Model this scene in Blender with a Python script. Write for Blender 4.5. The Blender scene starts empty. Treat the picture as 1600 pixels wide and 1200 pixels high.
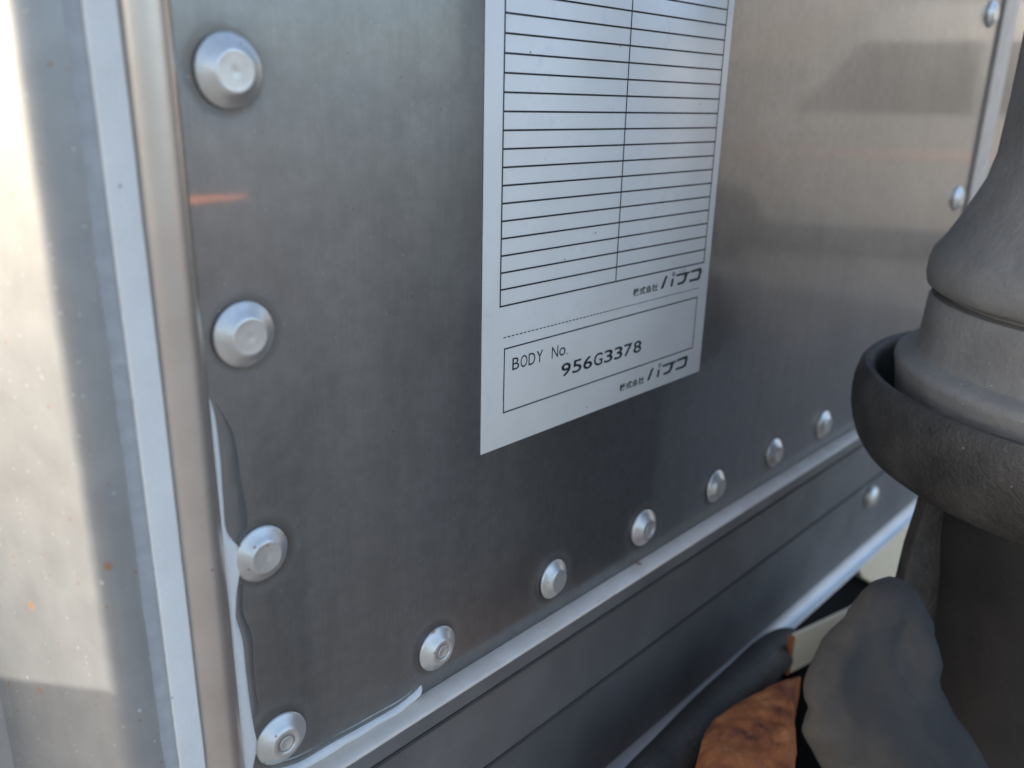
import bpy, bmesh, math, random
from mathutils import Matrix, Vector, noise
random.seed(7)
scene = bpy.context.scene
col = scene.collection
# lengths below are in units of 0.75 mm measured on the front panel
# (x to the right along the panel, y into it, z up from the bottom rivet row)
S = 0.00075
H = 1.20                      # height of the bottom rivet row above the ground, m
R = math.radians

def W(x, y, z):
    return Vector((x * S, y * S, z * S + H))

# ------------------------------------------------------------------ camera
cam = bpy.data.cameras.new('camera')
cam_o = bpy.data.objects.new('camera', cam)
col.objects.link(cam_o)
scene.camera = cam_o
fwd = Vector((0.69254291, 0.64805203, -0.31687993))
rgt = Vector((0.68833137, -0.72507791, 0.0214933))
up = rgt.cross(fwd)
M = Matrix((rgt, up, -fwd)).transposed().to_4x4()
M.translation = W(-100.95, -183.77, 175.19)
cam_o.matrix_world = M
cam.sensor_width = 36.0
cam.lens = 29.82
cam.clip_start = 0.005
cam.clip_end = 3000
cam.dof.use_dof = True
cam.dof.focus_distance = 272 * S
cam.dof.aperture_fstop = 13.0

# ------------------------------------------------------------------ sky, sun
SUN_EL, SUN_BACK = 27.0, 51.0
world = bpy.data.worlds.new('World')
scene.world = world
world.use_nodes = True
wn = world.node_tree
wn.nodes.clear()
sky = wn.nodes.new('ShaderNodeTexSky')
sky.sky_type = 'NISHITA'
sky.sun_disc = False
sky.sun_elevation = R(SUN_EL)
sx, sy = -math.cos(R(SUN_BACK)), math.sin(R(SUN_BACK))
sky.sun_rotation = math.atan2(sx, sy)
sky.air_density = 1.0
sky.dust_density = 3.2
sky.ozone_density = 1.0
bg = wn.nodes.new('ShaderNodeBackground')
bg.inputs['Strength'].default_value = 0.11
wo = wn.nodes.new('ShaderNodeOutputWorld')
wn.links.new(sky.outputs[0], bg.inputs[0])
wn.links.new(bg.outputs[0], wo.inputs[0])
sun = bpy.data.lights.new('sun', 'SUN')
sun.energy = 2.7
sun.angle = R(0.55)
sun.color = (1.0, 0.95, 0.87)
sun_o = bpy.data.objects.new('sun', sun)
col.objects.link(sun_o)
sd = Vector((sx * math.cos(R(SUN_EL)), sy * math.cos(R(SUN_EL)), math.sin(R(SUN_EL))))
sun_o.rotation_euler = sd.to_track_quat('Z', 'Y').to_euler()
sun_o.location = (-3, 0.5, 4)
vs = scene.view_settings
vs.view_transform = 'Standard'
vs.look = 'None'
vs.exposure = 2.2
vs.gamma = 1.0
vs.use_curve_mapping = False

# ------------------------------------------------------------------ materials
class NT:
    """small helper around a material's node tree"""
    def __init__(self, name):
        self.m = bpy.data.materials.new(name)
        self.m.use_nodes = True
        self.t = self.m.node_tree
        self.p = self.t.nodes['Principled BSDF']
        self.tc = self.t.nodes.new('ShaderNodeTexCoord')
    def n(self, kind, **kw):
        nd = self.t.nodes.new(kind)
        for k, v in kw.items():
            setattr(nd, k, v)
        return nd
    def l(self, a, b):
        self.t.links.new(a, b)
    def set(self, **kw):
        for k, v in kw.items():
            self.p.inputs[k.replace('_', ' ')].default_value = v
    def coord(self, scale=(1, 1, 1), rnd=False):
        mp = self.n('ShaderNodeMapping')
        mp.inputs['Scale'].default_value = scale
        self.l(self.tc.outputs['Object'], mp.inputs['Vector'])
        if rnd:
            oi = self.n('ShaderNodeObjectInfo')
            mu = self.n('ShaderNodeMath', operation='MULTIPLY')
            mu.inputs[1].default_value = 7.0
            self.l(oi.outputs['Random'], mu.inputs[0])
            self.l(mu.outputs[0], mp.inputs['Location'])
        return mp.outputs[0]
    def noise(self, scale, detail=4, vec=None, rough=0.55):
        nd = self.n('ShaderNodeTexNoise')
        nd.inputs['Scale'].default_value = scale
        nd.inputs['Detail'].default_value = detail
        nd.inputs['Roughness'].default_value = rough
        self.l(vec if vec is not None else self.tc.outputs['Object'], nd.inputs['Vector'])
        return nd.outputs['Fac']
    def ramp(self, fac, stops, interp='LINEAR'):
        nd = self.n('ShaderNodeValToRGB')
        nd.color_ramp.interpolation = interp
        e = nd.color_ramp.elements
        while len(e) < len(stops):
            e.new(0.5)
        for el, (p, c) in zip(e, stops):
            el.position = p
            el.color = (c, c, c, 1) if isinstance(c, (int, float)) else (*c, 1)
        self.l(fac, nd.inputs[0])
        return nd.outputs[0]
    def mix(self, fac, a, b):
        nd = self.n('ShaderNodeMix', data_type='RGBA')
        for i, v in ((6, a), (7, b)):
            if isinstance(v, tuple):
                nd.inputs[i].default_value = (*v, 1)
            else:
                self.l(v, nd.inputs[i])
        if isinstance(fac, float):
            nd.inputs[0].default_value = fac
        else:
            self.l(fac, nd.inputs[0])
        return nd.outputs[2]
    def math(self, op, a, b=0.0, clamp=False):
        nd = self.n('ShaderNodeMath', operation=op, use_clamp=clamp)
        for i, v in ((0, a), (1, b)):
            if isinstance(v, (int, float)):
                nd.inputs[i].default_value = v
            else:
                self.l(v, nd.inputs[i])
        return nd.outputs[0]
    def specks(self, scale, size, keep, vec=None):
        """sparse small dots: 1 inside a dot"""
        v = self.n('ShaderNodeTexVoronoi')
        v.inputs['Scale'].default_value = scale
        self.l(vec if vec is not None else self.tc.outputs['Object'], v.inputs['Vector'])
        near = self.ramp(v.outputs['Distance'], [(size * 0.5, 1.0), (size, 0.0)])
        sep = self.n('ShaderNodeSeparateColor')
        self.l(v.outputs['Color'], sep.inputs[0])
        kp = self.math('LESS_THAN', sep.outputs[0], keep)
        return self.math('MULTIPLY', near, kp)
    def bump(self, h, strength, dist):
        b = self.n('ShaderNodeBump')
        b.inputs['Strength'].default_value = strength
        b.inputs['Distance'].default_value = dist
        self.l(h, b.inputs['Height'])
        self.l(b.outputs[0], self.p.inputs['Normal'])
    def to(self, out, name):
        self.l(out, self.p.inputs[name])

def m_panel():
    t = NT('panel_aluminium')
    t.set(Metallic=1.0, Anisotropic=0.35, Coat_Weight=0.5, Coat_Roughness=0.05)
    streak = t.noise(1.0, 5, t.coord((900, 900, 14)))
    cloud = t.noise(14.0, 4)
    fine = t.noise(900.0, 2)
    base = t.mix(t.ramp(cloud, [(0.35, 0.0), (0.7, 1.0)]), (0.255, 0.247, 0.237), (0.31, 0.302, 0.291))
    base = t.mix(t.math('MULTIPLY', streak, 0.18), base, (0.165, 0.165, 0.166))
    grain = t.noise(1.0, 3, t.coord((1500, 1500, 45)), 0.7)
    mott = t.noise(230.0, 6, None, 0.7)
    base = t.mix(t.ramp(grain, [(0.36, 0.13), (0.64, 0.0)]), base, (0.125, 0.123, 0.12))
    base = t.mix(t.ramp(mott, [(0.40, 0.30), (0.62, 0.0)]), base, (0.15, 0.147, 0.142))
    # dull rings of old grease round the rivets
    sep = t.n('ShaderNodeSeparateXYZ')
    t.l(t.tc.outputs['Object'], sep.inputs[0])
    dist = []
    def halo(along, across, pitch):
        a = t.math('PINGPONG', along, pitch / 2)
        d = t.math('SQRT', t.math('ADD', t.math('MULTIPLY', a, a), t.math('MULTIPLY', across, across)))
        d = t.math('ADD', d, t.math('MULTIPLY', t.math('SUBTRACT', mott, 0.5), 0.0022))
        dist.append(t.math('MULTIPLY', d, 50.0))
        return t.ramp(dist[-1], [(0.31, 0.9), (0.54, 0.0)], 'EASE')
    h1 = halo(sep.outputs[2], sep.outputs[0], 60 * S)
    h2 = halo(sep.outputs[0], sep.outputs[2], 60 * S)
    hal = t.math('MAXIMUM', h1, h2)
    gd = t.math('MINIMUM', dist[0], dist[1])
    base = t.mix(t.math('MULTIPLY', hal, 0.5), base, (0.21, 0.205, 0.195))
    # brown grime packed against the rivet heads
    grime = t.math('MULTIPLY', t.ramp(gd, [(0.30, 1.0), (0.335, 0.75), (0.40, 0.0)], 'EASE'), t.ramp(mott, [(0.3, 0.4), (0.6, 1.0)]))
    base = t.mix(t.math('MULTIPLY', grime, 0.7), base, (0.085, 0.066, 0.048))
    # faint run marks and wiped smears
    runs = t.noise(1.0, 4, t.coord((55, 55, 7)), 0.6)
    base = t.mix(t.ramp(runs, [(0.52, 0.0), (0.66, 0.25)]), base, (0.19, 0.175, 0.155))
    # dust
    d1 = t.specks(620.0, 0.15, 0.13)
    d2 = t.specks(230.0, 0.06, 0.12)
    dd = t.math('MAXIMUM', d1, d2)
    base = t.mix(t.math('MULTIPLY', dd, 0.7), base, (0.40, 0.34, 0.24))
    base = t.mix(t.math('MULTIPLY', t.specks(480.0, 0.10, 0.10), 0.8), base, (0.03, 0.028, 0.026))
    t.to(base, 'Base Color')
    met = t.math('SUBTRACT', 0.85, t.math('MULTIPLY', dd, 0.7))
    t.to(t.math('SUBTRACT', met, t.math('MULTIPLY', hal, 0.15)), 'Metallic')
    r = t.math('ADD', t.math('MULTIPLY', streak, 0.03), 0.30)
    r = t.math('ADD', r, t.math('MULTIPLY', hal, 0.10))
    t.to(t.math('ADD', r, t.math('MULTIPLY', cloud, 0.05)), 'Roughness')
    wav = t.noise(11.0, 3)
    t.bump(t.math('ADD', t.math('MULTIPLY', wav, 1.0), t.math('MULTIPLY', streak, 0.0008)), 0.5, 0.003)
    return t.m

def m_metal(name, c0, c1, rough, rscale=40.0, metallic=1.0, rust=0.0, streaks=True, wear=0.06, rnd=False, sparkle=0.0):
    t = NT(name)
    v = t.coord((1, 1, 1), rnd)
    cloud = t.noise(rscale, 5, v)
    st = t.noise(1.0, 4, t.coord((700, 700, 12))) if streaks else t.noise(rscale * 9, 3, v)
    base = t.mix(t.ramp(cloud, [(0.3, 0.0), (0.7, 1.0)]), c0, c1)
    base = t.mix(t.math('MULTIPLY', st, 0.25), base, tuple(x * 0.75 for x in c0))
    met = None
    if rust:
        r1 = t.specks(150.0, 0.20, rust, v)
        r2 = t.specks(420.0, 0.16, rust * 2.2, v)
        rr = t.math('MAXIMUM', r1, r2)
        base = t.mix(t.math('MULTIPLY', rr, 0.85), base, (0.30, 0.13, 0.04))
        met = t.math('MULTIPLY', t.math('SUBTRACT', 1.0, rr), metallic)
    if sparkle:
        base = t.mix(t.math('MULTIPLY', t.math('MAXIMUM', t.specks(900.0, 0.22, 0.10, v), t.specks(380.0, 0.15, 0.10, v)), sparkle), base, (0.85, 0.84, 0.80))
    t.to(base, 'Base Color')
    if met is not None:
        t.to(met, 'Metallic')
    else:
        t.set(Metallic=metallic)
    t.to(t.math('ADD', t.math('MULTIPLY', st, wear * 2), rough - wear), 'Roughness')
    t.bump(t.math('ADD', cloud, t.math('MULTIPLY', st, 0.25)), 0.25, 0.0003)
    return t.m

def m_plain(name, c0, c1, rough, scale=60.0, bump=0.3, dist=0.0004, spec=0.5, speck=None, rnd=False):
    t = NT(name)
    v = t.coord((1, 1, 1), rnd)
    a = t.noise(scale, 6, v)
    b = t.noise(scale * 11, 3, v)
    base = t.mix(t.ramp(a, [(0.3, 0.0), (0.7, 1.0)]), c0, c1)
    base = t.mix(t.math('MULTIPLY', b, 0.3), base, tuple(x * 0.7 for x in c0))
    if speck:
        base = t.mix(t.specks(500.0, 0.16, 0.12, v), base, speck)
    t.to(base, 'Base Color')
    t.p.inputs['Specular IOR Level'].default_value = spec
    t.to(t.math('ADD', t.math('MULTIPLY', b, 0.15), rough - 0.07), 'Roughness')
    t.bump(t.math('ADD', a, t.math('MULTIPLY', b, 0.4)), bump, dist)
    return t.m

def m_rust():
    t = NT('rusted_steel')
    a = t.noise(90.0, 8, None, 0.65)
    b = t.noise(420.0, 5)
    c = t.ramp(a, [(0.30, (0.09, 0.03, 0.016)), (0.44, (0.30, 0.085, 0.026)),
                   (0.58, (0.46, 0.145, 0.04)), (0.72, (0.62, 0.29, 0.12))])
    c = t.mix(t.ramp(b, [(0.50, 0.0), (0.75, 0.5)]), c, (0.38, 0.15, 0.07))
    t.to(c, 'Base Color')
    t.set(Roughness=0.85)
    t.bump(t.math('ADD', a, t.math('MULTIPLY', b, 0.5)), 0.6, 0.0012)
    return t.m

def m_cream_rusting():
    t = NT('cream_paint')
    a = t.noise(70.0, 5)
    base = t.mix(a, (0.78, 0.63, 0.42), (0.84, 0.71, 0.51))
    base = t.mix(t.specks(200.0, 0.2, 0.08), base, (0.25, 0.12, 0.05))
    t.to(base, 'Base Color')
    t.set(Roughness=0.5)
    t.bump(a, 0.3, 0.0004)
    return t.m

def m_sticker():
    t = NT('sticker_film')
    a = t.noise(45.0, 6)
    b = t.noise(260.0, 5)
    base = t.mix(t.ramp(a, [(0.35, 0.0), (0.7, 1.0)]), (0.67, 0.655, 0.62), (0.73, 0.715, 0.68))
    base = t.mix(t.ramp(t.math('MULTIPLY', a, b), [(0.30, 0.0), (0.46, 0.35)]), base, (0.45, 0.48, 0.53))
    base = t.mix(t.specks(330.0, 0.10, 0.10), base, (0.10, 0.09, 0.08))
    t.to(base, 'Base Color')
    t.to(t.math('ADD', t.math('MULTIPLY', a, 0.16), 0.22), 'Roughness')
    t.bump(t.noise(60.0, 2), 0.12, 0.0006)
    return t.m

def m_asphalt():
    t = NT('worn_concrete')
    a = t.noise(0.6, 5)
    b = t.noise(160.0, 4)
    base = t.mix(a, (0.065, 0.067, 0.07), (0.10, 0.101, 0.104))
    base = t.mix(t.ramp(b, [(0.4, 0.0), (0.7, 1.0)]), base, (0.115, 0.115, 0.115))
    t.to(base, 'Base Color')
    t.set(Roughness=0.9)
    t.bump(b, 0.6, 0.004)
    return t.m

def m_amber():
    t = NT('lit_amber_lens')
    c = t.mix(t.noise(300.0, 2), (1.0, 0.20, 0.03), (1.0, 0.30, 0.06))
    t.to(c, 'Base Color')
    t.to(c, 'Emission Color')
    t.set(Emission_Strength=4.0, Roughness=0.2)
    return t.m

MAT = dict(
    panel=m_panel(),
    rivet=m_metal('rivet_aluminium', (0.60, 0.575, 0.53), (0.80, 0.77, 0.72), 0.40, 190.0, metallic=0.75, rust=0.16, streaks=False, wear=0.08, rnd=True),
    post=m_metal('post_aluminium', (0.315, 0.31, 0.30), (0.385, 0.38, 0.365), 0.42, 120.0, metallic=0.55, rust=0.12, sparkle=0.6),
    mould=m_metal('moulding_aluminium', (0.58, 0.50, 0.43), (0.70, 0.62, 0.545), 0.33, 70.0, metallic=0.8, rust=0.04),  # beige puts the reflected warm surroundings into the colour
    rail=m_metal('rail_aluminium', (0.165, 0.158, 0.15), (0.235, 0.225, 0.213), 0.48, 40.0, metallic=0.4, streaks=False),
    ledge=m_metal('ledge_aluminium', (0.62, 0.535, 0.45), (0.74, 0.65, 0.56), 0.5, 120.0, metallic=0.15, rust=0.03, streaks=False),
    seal=m_plain('white_sealant', (0.74, 0.705, 0.65), (0.80, 0.77, 0.72), 0.7, 130.0, 0.6, 0.0006, speck=(0.25, 0.22, 0.18)),
    film=m_metal('grease_smear', (0.235, 0.235, 0.225), (0.28, 0.28, 0.27), 0.24, 130.0, metallic=0.7, streaks=False),
    sticker=m_sticker(),
    ink=m_plain('black_ink', (0.012, 0.012, 0.014), (0.02, 0.02, 0.022), 0.4, 80.0, 0.0),
    rubber=m_plain('grey_weathered_rubber', (0.16, 0.146, 0.13), (0.27, 0.25, 0.225), 0.7, 42.0, 0.9, 0.0012, speck=(0.42, 0.39, 0.34)),
    rubber_dark=m_plain('dark_rubber', (0.008, 0.0075, 0.007), (0.026, 0.023, 0.019), 0.6, 55.0, 0.5, 0.0008),
    sleeve=m_plain('charcoal_rubber', (0.011, 0.0102, 0.0093), (0.030, 0.0275, 0.0245), 0.8, 60.0, 0.4, 0.0008),
    cup=m_plain('brown_grey_rubber', (0.022, 0.0195, 0.017), (0.072, 0.063, 0.053), 0.6, 70.0, 1.0, 0.0012, speck=(0.2, 0.17, 0.14)),
    rust=m_rust(),
    cream=m_cream_rusting(),
    black=m_plain('black_chassis_paint', (0.005, 0.005, 0.005), (0.010, 0.010, 0.010), 0.85, 20.0, spec=0.1),
    white_body=m_plain('white_painted_panel', (0.62, 0.62, 0.61), (0.68, 0.68, 0.67), 0.4, 4.0, 0.05),
    tan_wall=m_plain('tan_render', (0.17, 0.15, 0.127), (0.21, 0.19, 0.165), 0.8, 1.2, 0.2),
    plinth=m_plain('grey_cladding', (0.085, 0.085, 0.085), (0.11, 0.11, 0.108), 0.7, 1.0, 0.2),
    edge_seal=m_plain('grey_sealant_edge', (0.32, 0.32, 0.32), (0.40, 0.40, 0.395), 0.55, 300.0, 0.6, 0.0006),
    lip=m_metal('lip_sky_highlight', (0.62, 0.61, 0.60), (0.70, 0.69, 0.68), 0.4, 60.0, metallic=0.3, streaks=False),  # pale tone puts the curled edge's sky highlight into the colour
    step_shade=m_plain('step_shade_black', (0.04, 0.038, 0.036), (0.06, 0.058, 0.054), 0.7, 60.0),  # dark tone for the painted shade under the rail's steps
    van_grey=m_plain('grey_van_paint', (0.12, 0.12, 0.118), (0.14, 0.14, 0.138), 0.35, 3.0, 0.05),
    van_red=m_plain('red_stripe_paint', (0.19, 0.125, 0.11), (0.22, 0.145, 0.13), 0.4, 3.0, 0.05),
    amber=m_amber(),
    asphalt=m_asphalt(),
)

# ------------------------------------------------------------------ object helpers
def origin(o):
    v = Vector(o.location)
    while o.parent:
        o = o.parent
        v += o.location
    return v

def thing(name, label, cat, base, group=None):
    o = bpy.data.objects.new(name, None)
    o.empty_display_size = 0.02
    o.location = base
    o['label'] = label
    o['category'] = cat
    if group:
        o['group'] = group
    col.objects.link(o)
    return o

def mesh_obj(name, verts, faces, mat, parent=None, loc=None, smooth=False, bevel=0.0, seg=2, angle=35):
    """verts are world positions; the object's origin is put at loc (world)"""
    loc = Vector(loc) if loc is not None else (origin(parent) if parent else Vector((0, 0, 0)))
    me = bpy.data.meshes.new(name)
    me.from_pydata([tuple(Vector(v) - loc) for v in verts], [], faces)
    bm = bmesh.new()
    bm.from_mesh(me)
    bmesh.ops.recalc_face_normals(bm, faces=bm.faces)
    if bevel:
        es = [e for e in bm.edges if len(e.link_faces) == 2 and e.calc_face_angle(0) > R(angle)]
        bmesh.ops.bevel(bm, geom=es, offset=bevel, segments=seg, profile=0.6, affect='EDGES', clamp_overlap=True)
    bm.to_mesh(me)
    bm.free()
    me.materials.append(mat)
    if smooth or bevel:
        for p in me.polygons:
            p.use_smooth = True
        me.set_sharp_from_angle(angle=R(50 if bevel else 40))
    o = bpy.data.objects.new(name, me)
    col.objects.link(o)
    o.location = loc - (origin(parent) if parent else Vector((0, 0, 0)))
    if parent:
        o.parent = parent
    return o

def box(x0, x1, y0, y1, z0, z1):
    v = [W(x, y, z) for x in (x0, x1) for y in (y0, y1) for z in (z0, z1)]
    f = [(0, 1, 3, 2), (4, 6, 7, 5), (0, 4, 5, 1), (2, 3, 7, 6), (0, 2, 6, 4), (1, 5, 7, 3)]
    return v, f

def extrude_z(profile, z0, z1, nz=1):
    """closed (x,y) profile swept up"""
    n = len(profile)
    v, f = [], []
    for k in range(nz + 1):
        z = z0 + (z1 - z0) * k / nz
        v += [W(x, y, z) for x, y in profile]
    for k in range(nz):
        for i in range(n):
            j = (i + 1) % n
            f.append((k * n + i, k * n + j, (k + 1) * n + j, (k + 1) * n + i))
    f.append(tuple(range(n)))
    f.append(tuple(nz * n + i for i in range(n)))
    return v, f

def extrude_x(profile, x0, x1):
    """closed (y,z) profile swept along the panel"""
    n = len(profile)
    v = [W(x0, y, z) for y, z in profile] + [W(x1, y, z) for y, z in profile]
    f = [(i, (i + 1) % n, n + (i + 1) % n, n + i) for i in range(n)]
    f += [tuple(range(n)), tuple(n + i for i in range(n))]
    return v, f

def lathe_z(cx, cy, prof, n=72):
    """closed (r,z) loop revolved round a vertical axis"""
    v, f = [], []
    m = len(prof)
    for k in range(n):
        a = 2 * math.pi * k / n
        v += [W(cx + r * math.cos(a), cy + r * math.sin(a), z) for r, z in prof]
    for k in range(n):
        q = (k + 1) % n
        for i in range(m):
            j = (i + 1) % m
            f.append((k * m + i, k * m + j, q * m + j, q * m + i))
    return v, f

def tube(path, radii, n=20, cap=True):
    pts = [Vector(p) for p in path]
    v, f = [], []
    prev = Vector((0, 0, 1))
    for i, p in enumerate(pts):
        t = (pts[min(i + 1, len(pts) - 1)] - pts[max(i - 1, 0)]).normalized()
        a = prev - t * prev.dot(t)
        a.normalize()
        b = t.cross(a)
        prev = a
        for k in range(n):
            g = 2 * math.pi * k / n
            q = p + (a * math.cos(g) + b * math.sin(g)) * radii[i]
            v.append(W(*q))
    for i in range(len(pts) - 1):
        for k in range(n):
            f.append((i * n + k, i * n + (k + 1) % n, (i + 1) * n + (k + 1) % n, (i + 1) * n + k))
    if cap:
        f.append(tuple(range(n)))
        f.append(tuple((len(pts) - 1) * n + k for k in range(n)))
    return v, f

def catmull(pts, sub=6, closed=False):
    P = [Vector(p) for p in pts]
    out = []
    n = len(P)
    for i in range(n if closed else n - 1):
        if closed:
            p0, p1, p2, p3 = P[i - 1], P[i], P[(i + 1) % n], P[(i + 2) % n]
        else:
            p0, p1, p2, p3 = P[max(i - 1, 0)], P[i], P[i + 1], P[min(i + 2, n - 1)]
        for s in range(sub):
            t = s / sub
            out.append(0.5 * ((2 * p1) + (p2 - p0) * t + (2 * p0 - 5 * p1 + 4 * p2 - p3) * t * t + (3 * p1 - p0 - 3 * p2 + p3) * t ** 3))
    if not closed:
        out.append(P[-1])
    return out

def ridge(name, left, right, h, mat, parent, y0=0.0, jitter=0.0, nc=8):
    """bead of sealant on the panel between two (x,z) lines, rounded across"""
    A, B = catmull([(*p, 0) for p in left], 6), catmull([(*p, 0) for p in right], 6)
    n = min(len(A), len(B))
    v, f = [], []
    for i in range(n):
        e = min(1.0, min(i, n - 1 - i) / 3.0) * 0.9 + 0.1
        for k in range(nc + 1):
            u = k / nc
            p = A[i].lerp(B[i], u)
            hh = h * e * (1 - abs(2 * u - 1) ** 3.0)
            hh *= 1 + jitter * noise.noise(Vector((p.x * 0.13, p.y * 0.13, 3.1)))
            v.append(W(p.x, y0 - 0.03 - hh, p.y))
    m = nc + 1
    for i in range(n - 1):
        for k in range(nc):
            f.append((i * m + k, i * m + k + 1, (i + 1) * m + k + 1, (i + 1) * m + k))
    # back face
    b0 = len(v)
    for i in range(n):
        v.append(W(A[i].x, y0 + 0.1, A[i].y))
        v.append(W(B[i].x, y0 + 0.1, B[i].y))
    for i in range(n - 1):
        f.append((b0 + 2 * i, b0 + 2 * i + 2, b0 + 2 * i + 3, b0 + 2 * i + 1))
        f.append((i * m, (i + 1) * m, b0 + 2 * i + 2, b0 + 2 * i))
        f.append((i * m + nc, b0 + 2 * i + 1, b0 + 2 * i + 3, (i + 1) * m + nc))
    return mesh_obj(name, v, f, mat, parent, smooth=True)

# ------------------------------------------------------------------ ground
g = mesh_obj('ground', [(-1500, -1500, 0), (1500, -1500, 0), (1500, 1500, 0), (-1500, 1500, 0)], [(0, 1, 2, 3)], MAT['asphalt'])
g['kind'] = 'structure'

# ------------------------------------------------------------------ cargo body
body = thing('cargo_body', 'bare aluminium front wall of a truck cargo body with rows of domed rivets', 'truck body', W(0, 0, -140))
v, f = box(-12, 2700, 0, 6, -17.4, 2800)
panel = mesh_obj('front_panel', v, f, MAT['panel'], body, loc=W(0, 0, 0))
uv = panel.data.uv_layers.new(name='UVMap')
for lp in panel.data.loops:
    c = panel.data.vertices[lp.vertex_index].co
    uv.data[lp.index].uv = (c.x, c.z)
tn = MAT['panel'].node_tree.nodes.new('ShaderNodeTangent')
tn.direction_type = 'UV_MAP'
MAT['panel'].node_tree.links.new(tn.outputs[0], MAT['panel'].node_tree.nodes['Principled BSDF'].inputs['Tangent'])
MAT['panel'].node_tree.nodes['Principled BSDF'].inputs['Anisotropic Rotation'].default_value = 0.25

# corner post: flat flange, soft bend, slanted face turned to the side
prof = [(-11.0, 5.0), (-11.0, -0.25), (-33.6, -0.25)]
Rb, ctr = 8.0, (-33.6, 7.75)
for k in range(1, 11):
    a = R(75.0 * k / 10)
    prof.append((ctr[0] - Rb * math.sin(a), ctr[1] - Rb * math.cos(a)))
ex, ey = prof[-1]
prof.append((ex - 85 * math.cos(R(75)), ey + 85 * math.sin(R(75))))
ex, ey = prof[-1]
for k in range(1, 6):
    a = R(75 + 15 * k / 5)
    prof.append((ex - 14 * (math.sin(a) - math.sin(R(75))), ey + 14 * (math.cos(R(75)) - math.cos(a))))
prof += [(prof[-1][0], 140), (-60, 140), (-60, 60)]
v, f = extrude_z(prof, -140, 2800)
mesh_obj('corner_post', v, f, MAT['post'], body, loc=W(-40, 0, 0), smooth=True)

# half round edge moulding covering the panel's edge
prof = []
for k in range(0, 17):
    a = math.pi * k / 16
    prof.append((-17.1 + 5.6 * math.cos(a), -0.3 - 5.4 * math.sin(a)))
prof += [(-22.7, 1.5), (-11.5, 1.5)]
v, f = extrude_z(prof, -140, 2800)
mesh_obj('edge_moulding', v, f, MAT['mould'], body, loc=W(-17, 0, 0), smooth=True)

# white sealant strip between post and moulding, its edges a little uneven
def strip(name, ring, mat):
    v, f = [], []
    nz = 420
    for k in range(nz + 1):
        z = -140 + 620 * k / nz
        w1 = 0.18 * noise.noise(Vector((0.0, 1.0, z * 0.05))) + 0.10 * noise.noise(Vector((5.0, 1.0, z * 0.4)))
        w2 = 0.4 * noise.noise(Vector((9.0, 1.0, z * 0.06))) + 0.3 * noise.noise(Vector((7.0, 2.0, z * 0.5)))
        w3 = 0.35 * noise.noise(Vector((3.0, 2.0, z * 0.7)))
        hh = 0.12 * noise.noise(Vector((2.0, 8.0, z * 0.09)))
        v += [W(*p, z) for p in ring(w1, w2, w3, hh)]
    m = len(ring(0, 0, 0, 0))
    for k in range(nz):
        for i in range(m):
            j = (i + 1) % m
            f.append((k * m + i, k * m + j, (k + 1) * m + j, (k + 1) * m + i))
    f += [tuple(range(m)), tuple(nz * m + i for i in range(m))]
    mesh_obj(name, v, f, mat, body, loc=W(-27, 0, 0), smooth=True)
strip('sealant_strip', lambda w1, w2, w3, hh: ((-22.0, 1.0), (-22.6 + w1 * 0.4, -1.9), (-23.1 + w1, -2.55 + hh), (-28.9 + w1 * 0.5, -2.65 + hh),
      (-29.3 + w1 * 0.5, -2.45), (-29.4 + w1 * 0.5, -1.9), (-29.4, 1.0)), MAT['seal'])
strip('sealant_edge', lambda w1, w2, w3, hh: ((-29.0, 1.0), (-29.0, -1.75), (-29.7 + w1, -1.8 + w3 * 0.5), (-30.3 + w2 * 0.4, -1.5 + w3), (-30.9 + w2 * 0.5, -1.15 + w3 * 0.7),
      (-31.5 + w2 * 0.7, -0.8 + w3 * 0.5), (-32.5 + w2, -0.3), (-32.5, 1.0)), MAT['edge_seal'])

# bottom rail: ledge, two stepped faces, curled lower lip
rail_prof = [(12.5, -18.2), (-6.3, -18.2), (-6.9, -18.9), (-7.3, -23.8), (-7.0, -24.5), (-0.4, -24.9), (-0.4, -26.0), (-0.9, -40.0), (-1.4, -64.6),
             (-1.1, -65.3), (4.4, -65.7), (4.4, -66.6), (4.0, -126.4), (12.5, -126.4)]
v2, f2 = extrude_x(rail_prof, -11.3, 2700)
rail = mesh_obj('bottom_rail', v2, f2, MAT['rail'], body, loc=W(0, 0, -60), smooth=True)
rail.data.set_sharp_from_angle(angle=R(24))
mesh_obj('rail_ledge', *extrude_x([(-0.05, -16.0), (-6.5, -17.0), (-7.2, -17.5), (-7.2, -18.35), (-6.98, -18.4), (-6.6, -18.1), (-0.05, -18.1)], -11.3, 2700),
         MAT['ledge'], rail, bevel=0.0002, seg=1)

lip_prof = [(4.2, -126.6), (3.9, -128.6), (3.0, -130.8), (1.4, -132.6), (-0.6, -133.5), (-2.6, -133.9), (-3.1, -134.8), (-2.6, -135.8), (7.0, -136.2), (11.5, -136.2), (11.5, -126.6)]
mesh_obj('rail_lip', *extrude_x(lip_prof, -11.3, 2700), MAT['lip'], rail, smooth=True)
mesh_obj('step_shade_strip', *box(-11, 2700, -7.15, -0.5, -26.3, -24.95), MAT['step_shade'], rail, bevel=0.0003)  # dark strips stand in for the shadow lines under the rail steps
mesh_obj('step_shade_strip', *box(-11, 2700, -1.45, 4.3, -67.2, -65.75), MAT['step_shade'], rail, bevel=0.0003)

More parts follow.
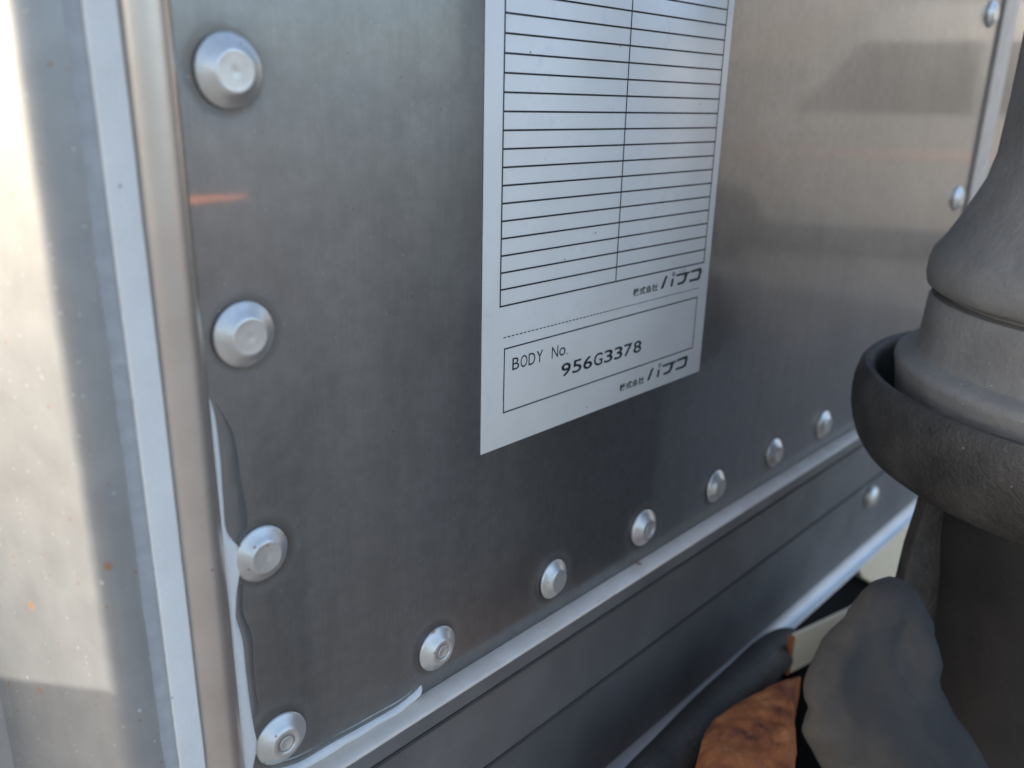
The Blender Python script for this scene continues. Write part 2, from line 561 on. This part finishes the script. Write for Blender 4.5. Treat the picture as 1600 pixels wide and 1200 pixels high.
# rivets -------------------------------------------------------------------
def rivet_mesh(name, rad, h, inner, dish, rings=()):
    pr = [(rad * 0.97, 0.0), (rad, -0.5), (rad * 0.99, -0.85), (rad * 0.93, -1.15), (rad * 0.80, -0.52 * h), (rad * 0.66, -0.76 * h),
          (inner * 1.18, -0.95 * h), (inner * 1.06, -h), (inner * 0.97, -0.985 * h), (inner * 0.88, -h + dish), (inner * 0.5, -h + dish * 1.2)]
    pr += list(rings)
    pr += [(0.9, -h + dish * 1.2), (0.6, -h + dish * 1.8), (0.0, -h + dish * 2.0)]
    n = 40
    v, f = [], []
    for r, y in pr[:-1]:
        for k in range(n):
            a = 2 * math.pi * k / n
            wob = 1 + 0.012 * noise.noise(Vector((math.cos(a) * 1.3, math.sin(a) * 1.3, rad)))
            v.append((r * wob * math.cos(a) * S, y * S, r * wob * math.sin(a) * S))
    c = len(v)
    v.append((0, pr[-1][1] * S, 0))
    for i in range(len(pr) - 2):
        for k in range(n):
            f.append((i * n + k, i * n + (k + 1) % n, (i + 1) * n + (k + 1) % n, (i + 1) * n + k))
    i = len(pr) - 2
    for k in range(n):
        f.append((i * n + k, i * n + (k + 1) % n, c))
    me = bpy.data.meshes.new(name)
    me.from_pydata(v, [], f)
    bm = bmesh.new(); bm.from_mesh(me)
    bmesh.ops.recalc_face_normals(bm, faces=bm.faces)
    bm.to_mesh(me); bm.free()
    for p in me.polygons:
        p.use_smooth = True
    me.materials.append(MAT['rivet'])
    return me

riv_a = rivet_mesh('rivet', 8.25, 3.7, 4.1, 0.08)
riv_b = rivet_mesh('rivet_ringed', 8.25, 3.8, 4.0, 0.10, ((2.4, -3.68), (2.1, -3.8), (1.7, -3.8), (1.4, -3.66)))
def place_rivet(me, x, y, z, parent, rot=0.0, tilt=0.0, s=1.0):
    o = bpy.data.objects.new('rivet', me)
    col.objects.link(o)
    o.parent = parent
    o.location = W(x, y - 0.02, z) - origin(parent)
    o.rotation_euler = (R(tilt), rot, R(-tilt * 0.7))
    o.scale = (s, s, s)
    return o
for k, z in enumerate((240, 180, 120, 60)):
    place_rivet(riv_a, (0.4, 0.9, -0.6, -0.7)[k], 0, z, panel, random.uniform(0, 6.28), random.uniform(-2.5, 2.5), (1, 1, 1.0, 0.95)[k])
place_rivet(riv_b, 0.8, 0, -0.8, panel, 2.0, 0.8, 0.98)
for k in range(1, 10):
    place_rivet(riv_b if k in (1, 3) else riv_a, 0.9 + 60 * k, 0, (-0.8, 0.2, 0, 0.2, 0, 0.2, 0, 0, 0)[k - 1], panel, random.uniform(0, 6.28), random.uniform(-3, 3), (1.0, 0.97, 0.95)[k % 3])
for k in range(3):
    place_rivet(riv_a, 533.4, 0, 234 + 115.4 - 115.4 * k, panel, random.uniform(0, 6.28), 0.5, 1.0)
mesh_obj('panel_joint_strip', *box(556, 585, -2.2, -0.05, -16.9, 2800), MAT['ledge'], body, loc=W(570, 0, 0), bevel=0.0006)

# bolt on the rail's lower face
prof = [(8.0, 0), (8.2, -1.0), (7.6, -3.2), (5.5, -5.0), (3.0, -5.8), (0.0, -6.0)]
n = 32
v, f = [], []
for r_, y_ in prof[:-1]:
    for k in range(n):
        a = 2 * math.pi * k / n
        v.append(W(473 + r_ * math.cos(a), 4.1 + y_, -85.3 + r_ * math.sin(a)))
v.append(W(473, -1.9, -85.3))
for i in range(len(prof) - 2):
    for k in range(n):
        f.append((i * n + k, i * n + (k + 1) % n, (i + 1) * n + (k + 1) % n, (i + 1) * n + k))
for k in range(n):
    f.append(((len(prof) - 2) * n + k, (len(prof) - 2) * n + (k + 1) % n, len(v) - 1))
mesh_obj('bolt', v, f, MAT['rivet'], rail, smooth=True)

# sealant squeezed out along the moulding and along the ledge
left = [(-12.0, 108.5), (-12.0, 100), (-12.0, 88), (-12.0, 76), (-12.0, 64), (-12.0, 52), (-12.0, 40), (-12.0, 28), (-12.0, 16), (-12.0, 4), (-12, -8), (-12, -16.5)]
right = [(-11.4, 108.0), (-9.9, 102), (-9.5, 92), (-9.7, 80), (-9.6, 70), (-6.0, 62), (-8.2, 54.5), (-9.4, 46), (-8.0, 36), (-7.8, 24), (-7.3, 10), (-6.4, 1), ]
ridge('sealant_bead', left, right, 1.1, MAT['seal'], body, jitter=0.3)
left = [(-10.6, 106.0), (-9.8, 98), (-9.6, 86), (-9.7, 74), (-8.6, 65)]
right = [(-9.0, 104.0), (-5.4, 95), (-4.4, 82), (-3.6, 72), (-4.4, 66)]
ridge('sealant_smear', left, right, 0.28, MAT['film'], body, jitter=0.6)
left = [(-8.6, 54.0), (-9.5, 46), (-8.2, 36), (-8.0, 24), (-7.6, 10)]
right = [(-6.4, 53.0), (-7.2, 45), (-5.2, 36), (-5.6, 24), (-5.0, 11)]
ridge('sealant_smear', left, right, 0.28, MAT['film'], body, jitter=0.6)
lower = [(-11, -16.9), (0, -16.95), (8, -16.95), (18, -16.95), (30, -16.95), (42, -16.95), (50, -16.6), (54.4, -14.5)]
upper = [(-9, -5.5), (-3, -10.0), (6, -13.2), (18, -13.6), (30, -14.2), (42, -14.6), (50, -13.6), (54.0, -12.2)]
ridge('sealant_bead', upper, lower, 1.5, MAT['seal'], body, jitter=0.5)
lower = [(-4, -9.5), (6, -13.3), (18, -13.7), (30, -14.3), (44, -14.6), (51, -13.2)]
upper = [(-2, -8.4), (8, -11.0), (20, -11.6), (32, -12.2), (44, -12.8), (51, -12.0)]
ridge('sealant_smear', upper, lower, 0.28, MAT['film'], body, jitter=0.6)

# the rest of the closed box behind the front wall
mesh_obj('side_wall', *box(-92, -86, 140, 5300, -140, 2800), MAT['white_body'], body)
mesh_obj('side_wall', *box(2694, 2700, 8, 5300, -140, 2800), MAT['white_body'], body)
mesh_obj('roof', *box(-92, 2700, 0, 5300, 2801, 2815), MAT['white_body'], body)
mesh_obj('floor', *box(-60, 2690, 14, 5300, -138, -80), MAT['black'], body)

# ------------------------------------------------------------------ sticker
stk = thing('information_sticker', 'white printed sticker with ruled table and body number stuck on the aluminium wall', 'sticker', W(148, -0.05, 64))
film = mesh_obj('film', *box(80.7, 215.4, -0.38, -0.06, 64.0, 262), MAT['sticker'], stk, bevel=0.00008, seg=1)
YI = -0.45
def quads(rects):
    v, f = [], []
    for x0, x1, z0, z1 in rects:
        b = len(v)
        v += [W(x0, YI, z0), W(x1, YI, z0), W(x1, YI, z1), W(x0, YI, z1)]
        f.append((b, b + 1, b + 2, b + 3))
    return v, f
t1, t0 = 0.28, 0.28
rects = []
zr = [199.02 - 5.385 * i for i in range(-11, 17)]
for z in zr:
    rects.append((88.33, 210.86, z - t1, z + t1))
for a, b in zip(zr[:-1], zr[1:]):
    for x in (88.33 + t0, 149.55, 210.86 - t0):
        rects.append((x - t0, x + t0, b + t1, a - t1))
mesh_obj('table_grid', *quads(rects), MAT['ink'], stk)
rects = []
x = 90.4
while x < 208.4:
    rects.append((x, min(x + 1.25, 208.4), 102.3 - 0.17, 102.3 + 0.17))
    x += 1.95
mesh_obj('dashed_line', *quads(rects), MAT['ink'], stk)
bx0, bx1, bz0, bz1 = 90.8, 208.0, 76.3, 98.4
mesh_obj('number_box', *quads([(bx0, bx1, bz1 - 0.24, bz1 + 0.24), (bx0, bx1, bz0 - 0.24, bz0 + 0.24),
         (bx0, bx0 + 0.48, bz0 + 0.24, bz1 - 0.24), (bx1 - 0.48, bx1, bz0 + 0.24, bz1 - 0.24)]), MAT['ink'], stk)

def text_mesh(body_text, spacing=1.0, bold=0.0):
    c = bpy.data.curves.new('lettering', 'FONT')
    c.body = body_text
    c.size = 1.0
    c.space_character = spacing
    c.offset = bold
    c.resolution_u = 6
    o = bpy.data.objects.new('lettering', c)
    col.objects.link(o)
    bpy.context.view_layer.update()
    me = bpy.data.meshes.new_from_object(o.evaluated_get(bpy.context.evaluated_depsgraph_get()))
    vv = [tuple(p.co) for p in me.vertices]
    ff = [tuple(p.vertices) for p in me.polygons]
    bpy.data.objects.remove(o)
    bpy.data.curves.remove(c)
    bpy.data.meshes.remove(me)
    return vv, ff

def fit_text(txt, x0, x1, z0, z1, spacing=1.0, bold=0.0, cells=None):
    """letters fitted to the rectangle; with cells, one letter per equal cell"""
    V, F = [], []
    if cells is None:
        parts = [(txt, x0, x1)]
    else:
        w = (x1 - x0) / len(txt)
        parts = [(ch, x0 + w * i + w * (1 - cells) / 2, x0 + w * (i + 1) - w * (1 - cells) / 2) for i, ch in enumerate(txt)]
    for ch, a, b in parts:
        if ch == ' ':
            continue
        vv, ff = text_mesh(ch, spacing, bold)
        xs, zs = [p[0] for p in vv], [p[1] for p in vv]
        lx, hx, lz, hz = min(xs), max(xs), min(zs), max(zs)
        zt = z1
        if ch == '.':
            a, b, zt = a, a + 0.55, z0 + 0.55
        if ch == 'o':
            zt = z0 + (z1 - z0) * 0.72
        k = len(V)
        V += [W(a + (p[0] - lx) / (hx - lx) * (b - a), YI, z0 + (p[1] - lz) / (hz - lz) * (zt - z0)) for p in vv]
        F += [tuple(i + k for i in q) for q in ff]
    return V, F
mesh_obj('caption_text', *fit_text('BODY No.', 94.6, 126.5, 90.3, 94.5, cells=0.84, bold=0.0), MAT['ink'], stk)
mesh_obj('number_text', *fit_text('956G3378', 119.9, 169.6, 82.2, 87.1, cells=0.84, bold=0.012), MAT['ink'], stk)

# maker's name: slanted bar, ringed i, and two rounded katakana, after four small kanji
bar = [(182.43, 110.6), (184.1, 110.6), (181.29, 105.8), (179.63, 105.8)]
stem = [(187.15, 109.0), (188.6, 109.0), (188.0, 105.75), (186.55, 105.75)]
fu = [(190.2, 110.3), (200.16, 110.4), (200.0, 109.5), (198.61, 109.5), (197.8, 107.1), (196.9, 106.2), (195.6, 105.75), (191.5, 105.7),
      (191.7, 106.7), (194.76, 106.75), (195.7, 107.1), (196.1, 107.8), (196.5, 109.45), (190.5, 109.4)]
ko = [(200.9, 110.5), (207.9, 110.8), (208.9, 110.7), (209.4, 110.2), (209.4, 109.4), (208.7, 106.7), (208.1, 106.0), (207.0, 105.75), (200.4, 105.85),
      (200.5, 106.8), (206.1, 106.75), (206.8, 106.95), (207.1, 107.5), (207.4, 109.2), (207.2, 109.6), (206.6, 109.7), (201.2, 109.55)]
def maker(dx, dz):
    v, f = [], []
    for poly in (bar, stem, fu, ko):
        b = len(v)
        v += [W(x + dx, YI, z + dz) for x, z in poly]
        f.append(tuple(range(b, b + len(poly))))
    b = len(v)
    n = 20
    for k in range(n):
        a = 2 * math.pi * k / n
        for rr in (0.5, 1.0):
            v.append(W(188.25 + dx + rr * math.cos(a), YI, 110.7 + dz + rr * math.sin(a) * 0.9))
    for k in range(n):
        q = (k + 1) % n
        f.append((b + 2 * k, b + 2 * k + 1, b + 2 * q + 1, b + 2 * q))
    mesh_obj('maker_logo', v, f, MAT['ink'], stk)
    mesh_obj('company_text', *fit_text('株式会社', 161.0 + dx, 177.6 + dx, 105.5 + dz, 108.5 + dz, cells=0.96, bold=0.022), MAT['ink'], stk)
maker(0, 0)
maker(-4.8, -37.2)

# ------------------------------------------------------------------ air intake duct
AX, AY = 300.0, -148.0
duct = thing('air_intake_duct', 'weathered grey rubber air intake duct with cup shaped collar, standing at the right', 'air duct', W(AX, AY, -430))
outer = [(62, 460), (64, 330), (65, 205), (65.3, 181), (66, 160), (68, 150), (71.5, 141.7), (75.5, 133), (78.6, 127), (80.2, 124.6), (82.4, 121.5), (83.6, 117), (83.7, 111.5),
         (82.8, 108.0), (80.6, 106.4), (76.5, 105.6), (76.5, 104.2), (80.4, 103.6), (81.3, 101.6), (81.6, 96.4), (81.9, 89.4), (82.3, 84), (83.2, 81.2), (85, 80.2),
         (88.6, 79.2), (90.2, 77.6), (90.6, 75.5), (89.4, 70), (88, 60), (84, 58)]
inner = [(78, 60), (76, 104), (60, 150), (58, 460)]
mesh_obj('upper_hose', *lathe_z(AX, AY, outer + inner, 96), MAT['rubber'], duct, smooth=True)
cup = [(95.5, 47), (96.4, 60), (97, 68), (97.8, 71.2), (99.6, 72.6), (101.6, 72.4), (103.6, 70), (104.9, 65), (105.3, 59), (104.8, 53), (103.4, 47.5), (101.6, 42.5),
       (98.6, 38), (94, 35), (84, 31.5), (72, 29), (66, 28), (66, 34), (80, 38), (90, 41)]
mesh_obj('collar_cup', *lathe_z(AX, AY, cup, 96), MAT['cup'], duct, smooth=True)
boot = [(64, 33), (70, 30), (71, 22), (70, 8), (67, -10), (65.5, -28), (65, -60), (66, -100), (70, -140), (74, -200), (74, -430), (60, -430), (58, -100), (58, 33)]
mesh_obj('lower_boot', *lathe_z(AX, AY, boot, 72), MAT['rubber_dark'], duct, smooth=True)
# moulded seam rib standing out from the lower boot
dr = Vector((-0.69, 0.73, 0)).normalized()
tn_ = Vector((0.73, 0.69, 0))
rows = [(30, 66, 78.2), (18, 66, 79.0), (2, 64, 81.0), (-20, 62, 82.0), (-45, 62, 82.5), (-90, 62, 82), (-140, 66, 80)]
v, f = [], []
for z, r0, r1 in rows:
    for r_, t_ in ((r0, -4), (r1, -4), (r1, 4), (r0, 4)):
        p = Vector((AX, AY, 0)) + dr * r_ + tn_ * t_
        v.append(W(p.x, p.y, z))
for i in range(len(rows) - 1):
    for k in range(4):
        f.append((i * 4 + k, i * 4 + (k + 1) % 4, i * 4 + 4 + (k + 1) % 4, i * 4 + 4 + k))
f += [(0, 1, 2, 3), tuple(4 * (len(rows) - 1) + k for k in range(4))]
mesh_obj('seam_rib', v, f, MAT['cup'], duct, bevel=0.0012)

# ------------------------------------------------------------------ things low at the right
def loft(rows, n_sub=5, closed_sub=5):
    """rows of closed loops (same count), smoothed both ways"""
    loops = [catmull(r, closed_sub, True) for r in rows]
    m = len(loops[0])
    cols_ = [catmull([lp[i] for lp in loops], n_sub) for i in range(m)]
    k = len(cols_[0])
    pts = [[cols_[i][j] for i in range(m)] for j in range(k)]
    return pts

def loft_mesh(name, pts, mat, parent=None, amp=0.0, freq=0.05, loc=None, zamp=0.0, crease=0.0):
    m = len(pts[0])
    v, f = [], []
    for row in pts:
        c = sum(row, Vector()) / m
        for p in row:
            d = (p - c).normalized()
            q = p + d * amp * noise.fractal(p * freq, 1.0, 2.0, 3)
            q -= d * crease * min(1.0, (p - c).length / 14.0) ** 2 * max(0.0, 1.0 - 3.2 * abs(noise.noise(Vector((p.x * 0.05 + p.z * 0.035, p.y * 0.05, p.z * 0.03)))))
            q.z += zamp * noise.fractal(p * freq * 1.3 + Vector((4, 9, 2)), 0.8, 2.0, 4)
            v.append(W(*q))
    for j in range(len(pts) - 1):
        for i in range(m):
            f.append((j * m + i, j * m + (i + 1) % m, (j + 1) * m + (i + 1) % m, (j + 1) * m + i))
    f += [tuple(range(m)), tuple((len(pts) - 1) * m + i for i in range(m))]
    return mesh_obj(name, v, f, mat, parent, loc=loc, smooth=True)

rows3 = [(112.6, -122.9, 57.4, 1.0), (110.9, -123.3, 57.4, 3.2), (109.2, -124.1, 55.9, 6.3),
         (106.8, -124.9, 52.0, 9.9), (104.4, -126.2, 46.8, 13.6), (100.8, -127.0, 42.3, 16.0),
         (96.5, -127.7, 37.0, 16.9), (94.1, -130.2, 32.0, 18.7), (93.1, -134.6, 25.4, 20.5),
         (92.6, -139.8, 19.1, 22.1), (92.4, -146.4, 9.8, 24.4), (90.4, -148.4, -40.0, 24.4),
         (90.4, -148.4, -430.0, 24.4)]
loops = []
hr, hf = Vector((0.69, -0.725, 0)), Vector((0.725, 0.69, 0))
for k, (x, y, z, hw) in enumerate(rows3):
    lp = []
    for q in range(10):
        a = 2 * math.pi * q / 10
        d = 0.5 + (0.2 * math.sin(k * 0.9 + 0.4) if q in (7, 8) else 0) + (0.16 if q in (6,) else 0)
        lp.append(Vector((x, y, z)) + hr * hw * math.cos(a) + hf * hw * d * math.sin(a))
    loops.append(lp)
pts = loft(loops, 8, 8)
slv = loft_mesh('rubber_sleeve', pts, MAT['sleeve'], None, 1.3, 0.10, loc=W(92, -146, -430), crease=1.4)
slv['label'] = 'charcoal rubber sleeve with a pointed folded top in front of the duct'
slv['category'] = 'rubber sleeve'

# rusty lug
top = [(237.2, -56.4), (224.1, -51.2), (210.1, -47.3), (198.4, -44.2), (186.0, -43.5), (173.9, -44.4), (163.7, -47.6), (147.1, -55.8),
       (138, -72), (142, -92), (160, -92), (178, -82.5), (206, -69), (226, -59.5)]
rows = []
for z, k in ((-73.0, 0.06), (-73.1, 0.3), (-73.3, 0.55), (-73.6, 0.75), (-74.4, 0.90), (-76.0, 0.97), (-80, 1.0), (-100, 1.0), (-150, 0.98), (-430, 0.98)):
    c = Vector((185, -68, 0))
    rows.append([Vector((c.x + (x - c.x) * k, c.y + (y - c.y) * k, z)) for x, y in top])
pts = loft(rows, 5, 5)
lug = loft_mesh('rusty_lug', pts, MAT['rust'], None, 2.0, 0.07, loc=W(185, -68, -430), zamp=1.5)
lug['label'] = 'flaking orange rusted steel lug at the lower right edge below the cream plate'
lug['category'] = 'steel lug'

# cream bracket plate with a rusting edge
br = thing('mounting_bracket', 'cream painted steel bracket plate with rusty left edge, behind the rubber sleeve', 'bracket', W(320, -45, -430))
hd = Vector((50.2, -11.8, 0)).normalized()
nd = Vector((hd.y, -hd.x, 0))
if nd.y > 0:
    nd = -nd
p0 = Vector((275.5, -34.7, 0))
def plate(u0, u1, z0, z1, t0, t1, lean=0.0):
    v = []
    for u in (u0, u1):
        for z in (z0, z1):
            for t in (t0, t1):
                p = p0 + hd * (u + lean * (z + 86) * (1 if u == u0 else 0)) - nd * t
                v.append(W(p.x, p.y, z))
    return v, [(0, 1, 3, 2), (4, 6, 7, 5), (0, 4, 5, 1), (2, 3, 7, 6), (0, 2, 6, 4), (1, 5, 7, 3)]
mesh_obj('plate_stem', *plate(9, 110, -430, -100, 2.8, 9), MAT['black'], br, bevel=0.0003)
mesh_obj('plate', *plate(2.5, 120, -109, -85.8, 0, 2.6), MAT['cream'], br, bevel=0.0003)
mesh_obj('rusty_edge', *plate(0, 2.4, -109.2, -86.0, -0.3, 2.9), MAT['rust'], br, bevel=0.0004)

gus = [(470, -137.4), (640, -137.4), (640, -245), (550, -196), (490, -159)]
v = [W(x, y, z) for y in (4, 11) for x, z in gus]
f = [(0, 1, 2, 3, 4), (5, 6, 7, 8, 9)] + [(i, (i + 1) % 5, 5 + (i + 1) % 5, 5 + i) for i in range(5)]
gp = mesh_obj('gusset_plate', v, f, MAT['cream'], None, loc=W(560, 8, -245), bevel=0.0008)
gp['label'] = 'cream gusset plate with slanted lower edge peeking out below the rail lip'
gp['category'] = 'gusset plate'

# bent hose under the lip
path = catmull([(96, -34, -430), (100, -32, -170), (114, -30.5, -122), (141.1, -30.5, -102.6), (169.7, -31.6, -96.1), (200.6, -31.9, -92.3), (233.7, -31.6, -91.9),
                (269.7, -26.0, -99.8), (300.4, -23.3, -109.9), (318, -21, -128), (324, -20, -160), (326, -20, -430)], 6)
rad = [10.5] * len(path)
hose = mesh_obj('rubber_hose', *tube(path, rad, 24), MAT['cup'], None, loc=W(100, -32, -430), smooth=True)
hose['label'] = 'bent dark grey hose running just below the rail lip above the rusty lug'
hose['category'] = 'hose'

# black chassis frame carrying all of it, on the ground through its own legs
ch = thing('chassis_frame', 'black painted truck chassis frame in the dark gap under the rail', 'chassis', W(600, 300, -1600))
mesh_obj('side_member', *box(40, 2400, -175, 60, -560, -430.2), MAT['black'], ch, bevel=0.002)
mesh_obj('cross_member', *box(30, 2500, 16, 120, -428, -139), MAT['black'], ch, bevel=0.002)
for x_ in (300, 2000):
    mesh_obj('support', *box(x_, x_ + 160, -60, 100, -1600, -560.3), MAT['black'], ch, bevel=0.002)

# amber marker lamp on a thin stalk, behind the camera: its glint shows in the panel
lm = thing('marker_lamp', 'lit amber marker lamp on a thin stalk facing the aluminium wall', 'marker lamp', W(228.6, -466, -520))
lv, lf = box(204, 262, -459, -453, 94.6, 99.2)
lv = [W((p.x / S), (p.y / S), 96.8 + ((p.z - H) / S - 96.9) * (1.0 if p.x < 230 * S else 0.25)) for p in lv]
mesh_obj('lens', lv, lf, MAT['amber'], lm, bevel=0.0004)
mesh_obj('housing', *box(200, 258, -470, -459.2, 88, 106), MAT['black'], lm, bevel=0.0015)
mesh_obj('stalk', *tube([(229, -465, 88), (229, -465, -500), (229, -300, -520), (229, -174, -520)], [3, 3, 3, 3], 10), MAT['black'], lm)

# unseen board added at left; its top edge shades the foot of the post
fr = thing('shade_board', 'dark unseen board added left of the corner post to shade it', 'shade board', W(-129, 144.5, -1600))
e = Vector((0.405, -0.914))
q = Vector((0.914, 0.405))
c = [Vector((-129, 144.5)) + e * u + q * w for u, w in ((-150, 0), (75, 0), (75, -5), (-150, -5))]
v = [W(p.x, p.y, z) for z in (-1600, 83.2) for p in c]
f = [(0, 1, 2, 3), (4, 5, 6, 7), (0, 1, 5, 4), (1, 2, 6, 5), (2, 3, 7, 6), (3, 0, 4, 7)]
mesh_obj('shade_board_panel', v, f, MAT['rubber_dark'], fr, bevel=0.001)
for u in (-130, 60):
    p = Vector((-129, 144.5)) + e * u - q * 9
    mesh_obj('shade_board_rib', *box(p.x - 3, p.x + 3, p.y - 3, p.y + 3, -1600, 76), MAT['rubber_dark'], fr)

# sunlit store building across the yard; seen only as a warm reflection in the panel's upper right
bl = thing('warehouse', 'tan walled warehouse across the yard, seen only as a reflection in the wall', 'building', Vector((15, -8.5, 0)))
wd = Vector((0.43, 0.90, 0))
wn_ = Vector((0.90, -0.43, 0))
def slab(name, u0, u1, t0, t1, z0, z1, mat):
    v = []
    for u in (u0, u1):
        for t in (t0, t1):
            for z in (z0, z1):
                p = Vector((15, -8.5, 0)) + wd * u + wn_ * t
                v.append((p.x, p.y, z))
    return mesh_obj(name, v, [(0, 1, 3, 2), (4, 6, 7, 5), (0, 4, 5, 1), (2, 3, 7, 6), (0, 2, 6, 4), (1, 5, 7, 3)], mat, bl)
slab('wall', -5.5, 9, 0, 8, 0, 4.6, MAT['tan_wall'])
slab('roof', -6.0, 9.5, -0.5, 8.5, 4.62, 4.9, MAT['black'])
slab('plinth', -5.5, 9, -0.16, -0.01, 0.0, 1.75, MAT['plinth'])
for u, h in ((-3.5, 2.6), (-0.4, 2.1), (2.5, 3.2), (6.0, 2.6)):
    slab('door', u, u + 2.2, -0.22, -0.17, 0.0, h, MAT['plinth'])

# grey van added to be reflected as the dark slanted shape in the panel's upper right
vn = thing('reflection_van', 'grey van with a sloping nose and a red stripe, added only for its reflection', 'van', Vector((7.0, -3.45, 0)))
def vloc(u, t, z):
    p = Vector((7.0, -3.45, 0)) + wd * u + wn_ * t
    return (p.x, p.y, z)
def prism(name, outline, t0, t1, mat, bevel=0.0):
    n = len(outline)
    v = [vloc(u, t0, z) for u, z in outline] + [vloc(u, t1, z) for u, z in outline]
    f = [tuple(range(n)), tuple(n + i for i in range(n))] + [(i, (i + 1) % n, n + (i + 1) % n, n + i) for i in range(n)]
    return mesh_obj(name, v, f, mat, vn, bevel=bevel)
prism('body', [(-0.95, 0.35), (-0.95, 0.85), (-0.75, 1.05), (-0.2, 1.22), (0.55, 2.05), (0.8, 2.15), (3.6, 2.15), (3.7, 2.0), (3.75, 0.35)], 0, 1.7, MAT['van_grey'], 0.05)
prism('side_window', [(0.15, 1.3), (0.6, 1.85), (1.5, 1.85), (1.5, 1.3)], -0.012, -0.004, MAT['black'])
prism('side_window', [(1.65, 1.3), (1.65, 1.85), (2.6, 1.85), (2.6, 1.3)], -0.012, -0.004, MAT['black'])
prism('stripe', [(-0.6, 0.92), (-0.6, 1.0), (3.6, 1.04), (3.6, 0.96)], -0.012, -0.004, MAT['van_red'])
for u in (-0.35, 2.9):
    prism('wheel', [(u + 0.33 * math.cos(2 * math.pi * k / 24), 0.33 + 0.33 * math.sin(2 * math.pi * k / 24)) for k in range(24)], -0.03, 0.18, MAT['black'], 0.02)
